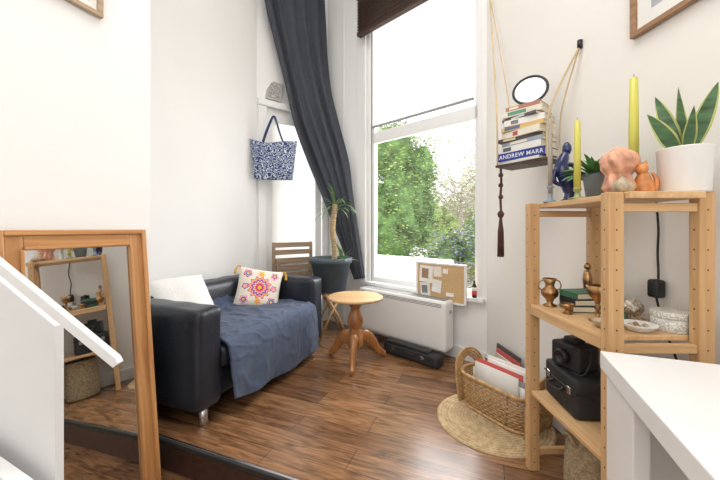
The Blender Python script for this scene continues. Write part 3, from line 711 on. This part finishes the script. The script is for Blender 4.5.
lathe('shell_body',[(0,0),(.02,0),(.03,.012),(.031,.022),(.024,.034),(.012,.044),(.005,.052),(0,.056)],mShell,SH,wob=.1,twist=60,lobes=7,segs=48)
SN=thing('snake_plant','snake plant with yellow-edged leaves in bright white pot','potted plant',T(1.078,1.09,ZT))
lathe('pot',[(0,0),(.060,0),(.064,.005),(.071,.143),(.073,.146),(.071,.148),(.066,.148),(.064,.130),(0,.128)],mPotW,SN,segs=40)
lathe('soil',[(0,.137),(.065,.134),(.065,.129)],mSoil,SN)
lv=[]
for k,(dx,dy,dz_,L,w) in enumerate([(-.62,-.05,.8,.17,.054),(-.33,.10,1,.21,.048),(-.08,-.25,1,.15,.046),(.14,-.28,1,.22,.054),(.04,.12,1,.24,.044)]):
    d=Vector((dx,dy,dz_)).normalized(); s=Vector((.9,-.3,.1)); s=(s-d*s.dot(d)).normalized()
    lv.append(dict(base=(d.x*.035,d.y*.035,.13),d=tuple(d),L=L,w=w,droop=[.2,0,.1,.1,0][k],twist=[.3,-.5,.5,-.3,.7][k],side=tuple(s),n=12))
leaves('foliage',lv,[mSnake,mLeafE],SN)
# --- middle shelf
ZM=.7805
def obj_l(name,label,cat,x,y,z,prof,mat,segs=28,wob=0,part='body'):
    r=thing(name,label,cat,T(x,y,z)); lathe(part,prof,mat,r,segs=segs,wob=wob); return r
g=obj_l('brass_vase','small copper vase with flared rim on shelf','vase',.862,1.49,ZM,[(0,0),(.026,0),(.028,.006),(.012,.014),(.016,.03),(.034,.05),(.036,.07),(.02,.088),(.018,.10),(.03,.125),(.028,.126),(.014,.10)],mBrass)
tube('handle',[(.03,0,.07),(.05,0,.085),(.045,0,.11),(.026,0,.12)],.003,mBrass,g); tube('handle',[(-.03,0,.07),(-.05,0,.085),(-.045,0,.11),(-.026,0,.12)],.003,mBrass,g)
for i,(c,nm) in enumerate([((.03,.09,.05),'green'),((.015,.015,.018),'black'),((.04,.13,.07),'green')]):
    bk=thing('book','%s cloth-bound book lying in a shelf stack'%nm,'book',T(.97,1.42,ZM+i*.028,math.radians(6*(i-1))),'books on the middle shelf')
    box('cover',-.075,.075,-.055,.055,0,.027,C('bookcloth_%d'%i,c),bk,bev=.003); box('pages',-.073,.0755,-.0555,-.05,.004,.023,mCream,bk,bev=0)
g=obj_l('brass_goblet','tall brass goblet with knobbed stem','goblet',.905,1.25,ZM,[(0,0),(.03,0),(.031,.004),(.008,.012),(.006,.04),(.012,.05),(.006,.06),(.01,.075),(.03,.10),(.036,.135),(.034,.136),(.02,.10),(0,.09)],mBrass)
g=obj_l('brass_bowl','little brass footed bowl by the books','bowl',.86,1.36,ZM,[(0,0),(.018,0),(.008,.01),(.01,.016),(.026,.03),(.028,.042),(.024,.04),(0,.02)],mBrass)
g=obj_l('black_jar','tall black lidded jar at the back of shelf','jar',1.06,1.38,ZM,[(0,0),(.034,0),(.036,.01),(.036,.09),(.03,.1),(.034,.102),(.034,.115),(.01,.125),(0,.13)],mBlack)
g=obj_l('small_cup','tiny white ceramic cup on the pine shelf','cup',.99,1.30,ZM,[(0,0),(.014,0),(.022,.02),(.024,.04),(.022,.04),(.019,.02),(0,.008)],mCeram)
g=obj_l('small_jar','small dark green glass jar with stopper','jar',.975,1.225,ZM,[(0,0),(.018,0),(.02,.006),(.02,.035),(.009,.045),(.012,.05),(.012,.058),(0,.062)],mGreen)
g=obj_l('brass_bell','miniature brass bell beside the copper vase','bell',.935,1.5,ZM,[(0,.0),(.022,0),(.016,.02),(.011,.034),(.003,.04),(.003,.052),(.006,.058),(0,.064)],mBrass)
g=obj_l('brown_bowl','small brown glazed bowl on the pine shelf','bowl',.865,1.17,ZM,[(0,0),(.016,0),(.028,.012),(.034,.026),(.031,.026),(.024,.013),(0,.006)],mShell)
g=thing('brass_figurine','small brass figure standing behind the books','figurine',T(1.04,1.50,ZM))
lathe('base',[(0,0),(.025,0),(.022,.012),(0,.012)],mBrass,g); tube('body',[(0,0,.01),(.004,0,.06),(0,0,.12),(-.003,0,.16)],[.012,.018,.02,.01],mBrass,g,segs=12); lathe('head',[(0,.16),(.012,.168),(.015,.18),(.01,.192),(0,.197)],mBrass,g,segs=16)
g=thing('beaded_ornament','silver beaded ball ornament on a short foot','ornament',T(1.06,1.275,ZM))
lathe('foot',[(0,0),(.02,0),(.008,.01),(.008,.016),(0,.016)],mSilver,g); lathe('ball',[(0,.012),(.02,.018),(.034,.04),(.034,.055),(.02,.075),(0,.082)],mSilver,g,wob=.05)
g=thing('shallow_dish','shallow cream dish with scalloped rim on shelf','dish',T(.965,1.135,ZM))
lathe('dish_body',[(0,.003),(.03,0),(.035,.006),(.048,.018),(.053,.024),(.050,.025),(.034,.012),(0,.010)],mCeram,g,wob=.02,segs=48)
for k in range(5): lathe('trinket',[(0,0),(.008,.002),(.009,.008),(0,.014)],mBrass if k%2 else mShell,g,T(.022*math.cos(k*1.3),.022*math.sin(k*1.3),.012),segs=12)
g=thing('round_tin','round cream printed tin with patterned lid','tin',T(1.083,1.143,ZM))
lathe('tin_body',[(0,0),(.053,0),(.055,.003),(.055,.052),(0,.052)],mTin,g,segs=48); lathe('lid',[(.0565,.046),(.057,.047),(.057,.064),(.055,.067),(.05,.068),(0,.068)],mTin,g,segs=48)
cb=thing('power_cable','black power cable with plug hanging down the wall','cable',FR@T(1.42,0,0))
tube('cable',[(-.02,-.01,1.26),(.0,-.02,1.14),(-.010,-.012,1.04),(.0,-.02,.97),(.0,-.02,.93)],.004,mBlack,cb); softbox('plug',-.022,.022,-.05,-.008,.865,.935,.01,mBlack,cb,n=6)
tube('cable',[(.0,-.03,.87),(.02,-.02,.76),(.07,-.02,.64),(.10,-.02,.5)],.004,mBlack,cb)
# --- lower shelf
ZL=.3805
bx1=thing('black_case','large black leather carrying case with handle and latch','case',T(.955,1.395,ZL,math.radians(-4)))
softbox('body',-.105,.105,-.125,.125,0,.155,.015,mBlackM,bx1,n=8); box('lid_seam',-.107,.107,-.127,.127,.10,.104,mBlack,bx1,bev=.001)
tube('handle',[(-.107,-.04,.09),(-.13,-.035,.08),(-.13,.035,.08),(-.107,.04,.09)],.006,mBlack,bx1)
for y in(-.08,.08): box('latch',-.111,-.103,y-.012,y+.012,.087,.115,mChrome,bx1)
bx2=thing('film_camera','black boxy vintage camera with lens on the case','camera',T(.925,1.415,ZL+.156,math.radians(15)))
softbox('body',-.055,.055,-.07,.07,0,.105,.012,mBlackM,bx2,n=8); lathe('lens',[(.03,0),(.032,.02),(.028,.03),(.02,.03),(.018,.024),(0,.022)],mBlack,bx2,T(-.053,0,.052,ry=-math.pi/2)); softbox('viewfinder',-.03,.03,-.03,.03,.10,.13,.008,mBlack,bx2,n=5)
tube('strap',[(0,-.07,.09),(-.02,-.09,.05),(-.05,-.085,.005),(-.065,-.05,.004)],.004,mBlack,bx2)
sb=thing('seagrass_basket','round seagrass basket with woven ridges under the shelf','basket',T(.955,1.30,0))
pr=[(0,.002),(.105,.002)]
for i in range(15): pr+=[(.115+.006*math.sin(i*.3),.008+i*.021),(.121+.006*math.sin(i*.3),.018+i*.021)]
pr+=[(.115,.328),(.108,.32),(.105,.02),(0,.018)]
lathe('woven_body',pr,mSea,sb,segs=40); tube('handle',[(-.12,-.03,.29),(-.135,-.02,.32),(-.135,.02,.32),(-.12,.03,.29)],.006,mSea,sb)
# ---------------------------------------------------------------- hanging rope shelf with books
ux=Vector((.14,-.20,0)); HB=math.atan2(ux.y,ux.x)
HF=T(.942,1.845,1.50,HB)
HS=thing('hanging_shelf','small wooden board shelf suspended on beige ropes','shelf',HF)
box('board',-.145,.145,-.085,.085,-.014,0,mDarkWood,HS,bev=.003)
inv=HF.inverted()
hk1=inv@Vector((1.035,2.62,3.0)); hk2=inv@Vector((1.128,1.683,2.07))
tube('rope',[(-.14,-.07,-.01),(-.145,-.07,.3),tuple(hk1*.55+Vector((-.14,-.07,.3))*.45),hk1],.005,mRope,HS); tube('rope',[(-.14,.07,-.01),(-.145,.07,.35),hk1],.004,mRope,HS)
tube('rope',[(.14,-.07,-.01),(.15,-.06,.25),hk2],.005,mRope,HS); tube('rope',[(.14,.07,-.01),(.15,.06,.25),hk2],.004,mRope,HS)
for hk in(hk1,hk2): lathe('hook',[(0,0),(.012,.0),(.012,.04),(0,.04)],mBlack,HS,Matrix.Translation(hk)@T(0,-.0,-.012),segs=14)
bks=[((.72,.70,.64),.016,.25,'cream'),((.015,.04,.28),.044,.262,'blue'),((.75,.74,.7),.036,.240,'white'),((.30,.36,.42),.022,.232,'slate'),((.08,.05,.04),.020,.240,'dark brown'),((.78,.72,.6),.038,.225,'cream'),((.66,.46,.18),.024,.235,'ochre'),((.8,.78,.74),.034,.215,'white'),((.1,.1,.1),.016,.205,'black'),((.76,.7,.58),.032,.21,'cream'),((.45,.20,.14),.022,.18,'brick red')]
z=.001
for i,(c,t,L,nm) in enumerate(bks):
    big=(i==1)
    off=0 if big else random.uniform(-.012,.012)
    bf=HF@T(off,0,z,math.radians(random.uniform(-7,7) if not big else 0))
    bk=thing('book','%s paperback lying flat in the hanging stack'%nm if not big else 'blue hardback with large white title lettering','book',bf,'books on the hanging shelf')
    cm=C('hanging_book_%d'%i,c)
    box('cover',-L/2,L/2,-.076,.068,0,t*.08,cm,bk,bev=.0005); box('cover',-L/2,L/2,-.076,.068,t*.92,t,cm,bk,bev=.0005)
    box('spine',-L/2,L/2,-.078,-.073,0,t,cm,bk,bev=.001); box('pages',-L/2+.004,L/2-.003,-.074,.065,t*.08,t*.92,mCream,bk,bev=0)
    if big: text('lettering','ANDREW MARR',.0315,mPaper,bk,T(0,-.0786,t/2-.001,rx=math.pi/2))
    elif i>0:
        lc=[(.1,.1,.12),(.75,.7,.6),(.6,.5,.3),(.5,.1,.08),(.1,.15,.3),(.2,.2,.2),(.7,.7,.7),(.1,.3,.2),(.8,.7,.5)][i-2]
        x0=-L/2+[.02,.05,.03,.07,.02,.04,.06,.03,.02][i-2]
        box('spine_label',x0,x0+[.05,.10,.07,.03,.09,.04,.08,.1,.05][i-2],-.0788,-.0775,t*.2,t*.8,C('spine_label_%d'%i,lc),bk,bev=0)
    z+=t+.0008
RM=thing('vanity_mirror','round black-rimmed vanity mirror on top of the books','mirror',HF@T(.02,-.01,z,math.radians(20)))
lathe('foot',[(0,0),(.045,0),(.045,.004),(.01,.01),(0,.01)],mBlack,RM)
tube('stem',[(0,0,.008),(0,.01,.02),(0,.012,.03)],.005,mBlack,RM)
mf=T(0,0,.088)@Matrix.Rotation(math.radians(74),4,'X')
v,f=tube_data([(.085*math.cos(q*math.pi/20),.085*math.sin(q*math.pi/20),0) for q in range(41)],.008,8); mk('rim',v,f,mBlack,True,RM,mf)
lathe('glass',[(0,.002),(.083,.002),(.083,-.003),(0,-.003)],mMirrorG,RM,mf,segs=40,smooth=False)
TS=thing('cord_tassel','dark brown knotted cord tassel hanging from the rope shelf','tassel',HF@T(-.15,-.02,-.02))
tube('cord',[(0,0,.01),(.003,0,-.08),(-.002,0,-.16),(.002,0,-.25)],.007,mBrownCord,TS)
for zz in(-.03,-.09,-.16): lathe('knot',[(0,zz-.016),(.013,zz-.008),(.014,zz),(.011,zz+.01),(0,zz+.016)],mBrownCord,TS,segs=12)
lathe('knot',[(0,-.29),(.014,-.28),(.02,-.262),(.012,-.245),(0,-.24)],mBrownCord,TS,segs=14)
fr=[([(0.004*math.cos(k),.004*math.sin(k),-.27),(.014*math.cos(k*2.4),.014*math.sin(k*2.4),-.36),(.017*math.cos(k*2.4),.017*math.sin(k*2.4),-.50-.02*random.random())],.0028) for k in range(26)]
tubes('fringe',fr,mBrownCord,TS,segs=5)
# ---------------------------------------------------------------- wall pictures
def picture(name,label,frame,w,h,fm,art,mat_w=.05,inner=None):
    r=thing(name,label,'picture',frame)
    fw=.022
    box('frame_rail',0,w,-.028,-.003,0,fw,fm,r); box('frame_rail',0,w,-.028,-.003,h-fw,h,fm,r); box('frame_rail',0,fw,-.028,-.003,fw,h-fw,fm,r); box('frame_rail',w-fw,w,-.028,-.003,fw,h-fw,fm,r)
    box('mount',fw,w-fw,-.012,-.004,fw,h-fw,mPaper,r,bev=0); box('print',fw+mat_w,w-fw-mat_w,-.0135,-.012,fw+mat_w,h-fw-mat_w,art,r,bev=0)
picture('wall_picture','framed print with light wood frame on the white wall',FA@T(0,0,2.13)@Matrix.Rotation(math.radians(90),4,'Z')@T(-.70,0,0),.45,.55,wood('light_frame',(.46,.34,.23),(.32,.23,.15),axis=0,knots=False),pattern_mat('art_print',(.7,.68,.62),(.35,.35,.38),12),.03)
picture('wall_picture','wood framed picture with white mount above the shelf',FR@T(1.304,0,1.933),.45,.6,wood('oak_frame',(.38,.22,.12),(.25,.13,.07),axis=0),M('grey_art',(.35,.37,.4),.7,var=.5,scale=6),.06)
# ---------------------------------------------------------------- leaning mirror
hh=1.30; lean=math.atan2(.13,1.285)
MF=FA@T(.178,-.365,-.168,math.radians(-4))@Matrix.Rotation(-lean,4,'Y')
MR=thing('floor_mirror','tall pine-framed mirror leaning against the white wall','mirror',MF)
W2=.27; FWd=.078
for s in(-1,1):
    box('frame_rail',-.012,.012,s*W2-s*FWd if s>0 else -W2, W2 if s>0 else -W2+FWd,0,hh,mMirF,MR,bev=.005)
    box('frame_moulding',.008,.022,s*(W2-FWd+.006)-.007,s*(W2-FWd+.006)+.007,FWd,hh-FWd,mMirF,MR,bev=.005)
    box('frame_moulding',.008,.024,s*(W2-.011)-.011,s*(W2-.011)+.011,.0,hh,mMirF,MR,bev=.006)
for z0 in(0,hh-FWd): box('frame_rail',-.0115,.0125,-W2+FWd,W2-FWd,z0,z0+FWd,mMirFx,MR,bev=.005)
for z0 in(FWd-.006,hh-FWd+.006): box('frame_moulding',.008,.022,-W2+FWd,W2-FWd,z0-.007,z0+.007,mMirFx,MR,bev=.005)
for z0 in(.011,hh-.011): box('frame_moulding',.008,.024,-W2+.022,W2-.022,z0-.011,z0+.011,mMirFx,MR,bev=.006)
box('glass',-.006,.003,-W2+.07,W2-.07,.07,hh-.07,mMirror,MR,bev=0)
# ---------------------------------------------------------------- stair parts
def prism(name,pts,y0,y1,mat,parent=None,frame=None):
    n=len(pts); V=[(x,y0,z) for x,z in pts]+[(x,y1,z) for x,z in pts]
    F=[tuple(range(n)),tuple(reversed(range(n,2*n)))]+[(i,i+n,(i+1)%n+n,(i+1)%n) for i in range(n)]
    o=mk(name,V,F,mat,False,parent,frame)
    bm=bmesh.new(); bm.from_mesh(o.data); bmesh.ops.recalc_face_normals(bm,faces=bm.faces); bm.to_mesh(o.data); bm.free(); return o
ST=thing('staircase','white painted stair balustrade with sloping handrail','staircase',T(0,0,0))
prism('handrail',[(-1.34,1.285),(-.702,.762),(-.694,.746),(-.708,.734),(-1.34,1.25)],.940,.962,mStair,ST)
prism('side_panel',[(-1.42,1.24),(-.93,.835),(-.93,-.168),(-1.42,-.168)],1.00,1.03,mStair,ST)
prism('stringer',[(-1.38,.72),(-.60,.17),(-.60,-.02),(-1.38,.52)],.905,.945,mStair,ST)
# ---------------------------------------------------------------- desk
DK=thing('desk','glossy white rectangular desk with slab legs','desk',T(.695,.95,-.168,angA))
zt=.948
box('desktop',0,.50,-1.0,0,zt-.05,zt,mWhite,DK,bev=.003)
box('leg',.012,.045,-.20,-.012,0,zt-.05,mWhite,DK); box('leg',.44,.475,-.20,-.012,0,zt-.05,mWhite,DK)
box('leg',.012,.045,-.99,-.86,0,zt-.05,mWhite,DK); box('leg',.44,.475,-.99,-.86,0,zt-.05,mWhite,DK)
box('drawer_box',.10,.46,-.84,-.22,zt-.16,zt-.05,mWhite,DK); box('back_panel',.046,.44,-.03,-.014,zt-.50,zt-.05,mWhite,DK)
# ---------------------------------------------------------------- camera, light, world
cam=bpy.data.cameras.new('camera'); cam.lens=16.4; cam.sensor_width=36; cam.shift_y=-12/720; cam.clip_start=.03
co=link(bpy.data.objects.new('camera',cam)); co.location=(0,0,1.135); co.rotation_euler=(math.pi/2,0,0); S.camera=co
def area(name,loc,rot,sx,sy,e,col=(1,1,1)):
    l_=bpy.data.lights.new(name,'AREA'); l_.shape='RECTANGLE'; l_.size=sx; l_.size_y=sy; l_.energy=e; l_.color=col
    o=link(bpy.data.objects.new(name,l_)); o.location=loc; o.rotation_euler=rot; return o
area('overhead_fill',(-.3,.6,4.42),(0,0,0),2.2,2.2,70,(1,.98,.955))  # added overhead fill to brighten the room, no actual fixture here
area('rear_fill',(-.6,-2.4,2.2),(math.radians(82),0,0),2.8,2.2,50,(1,.99,.97))  # added fill from behind the camera, the rear wall has no window
wl=bpy.data.lights.new('daylight','AREA'); wl.shape='RECTANGLE'; wl.size=1.3; wl.size_y=3.2; wl.energy=150; wl.color=(1,.99,.975)
wo=link(bpy.data.objects.new('daylight',wl)); wo.matrix_world=FW@T(1.3,.9,2.6)@Matrix.Rotation(math.radians(-80),4,'X')
w=bpy.data.worlds.new('world'); S.world=w; w.use_nodes=True; bg=w.node_tree.nodes['Background']; bg.inputs[0].default_value=(.98,.99,1,1); bg.inputs[1].default_value=2.2
S.view_settings.view_transform='Standard'
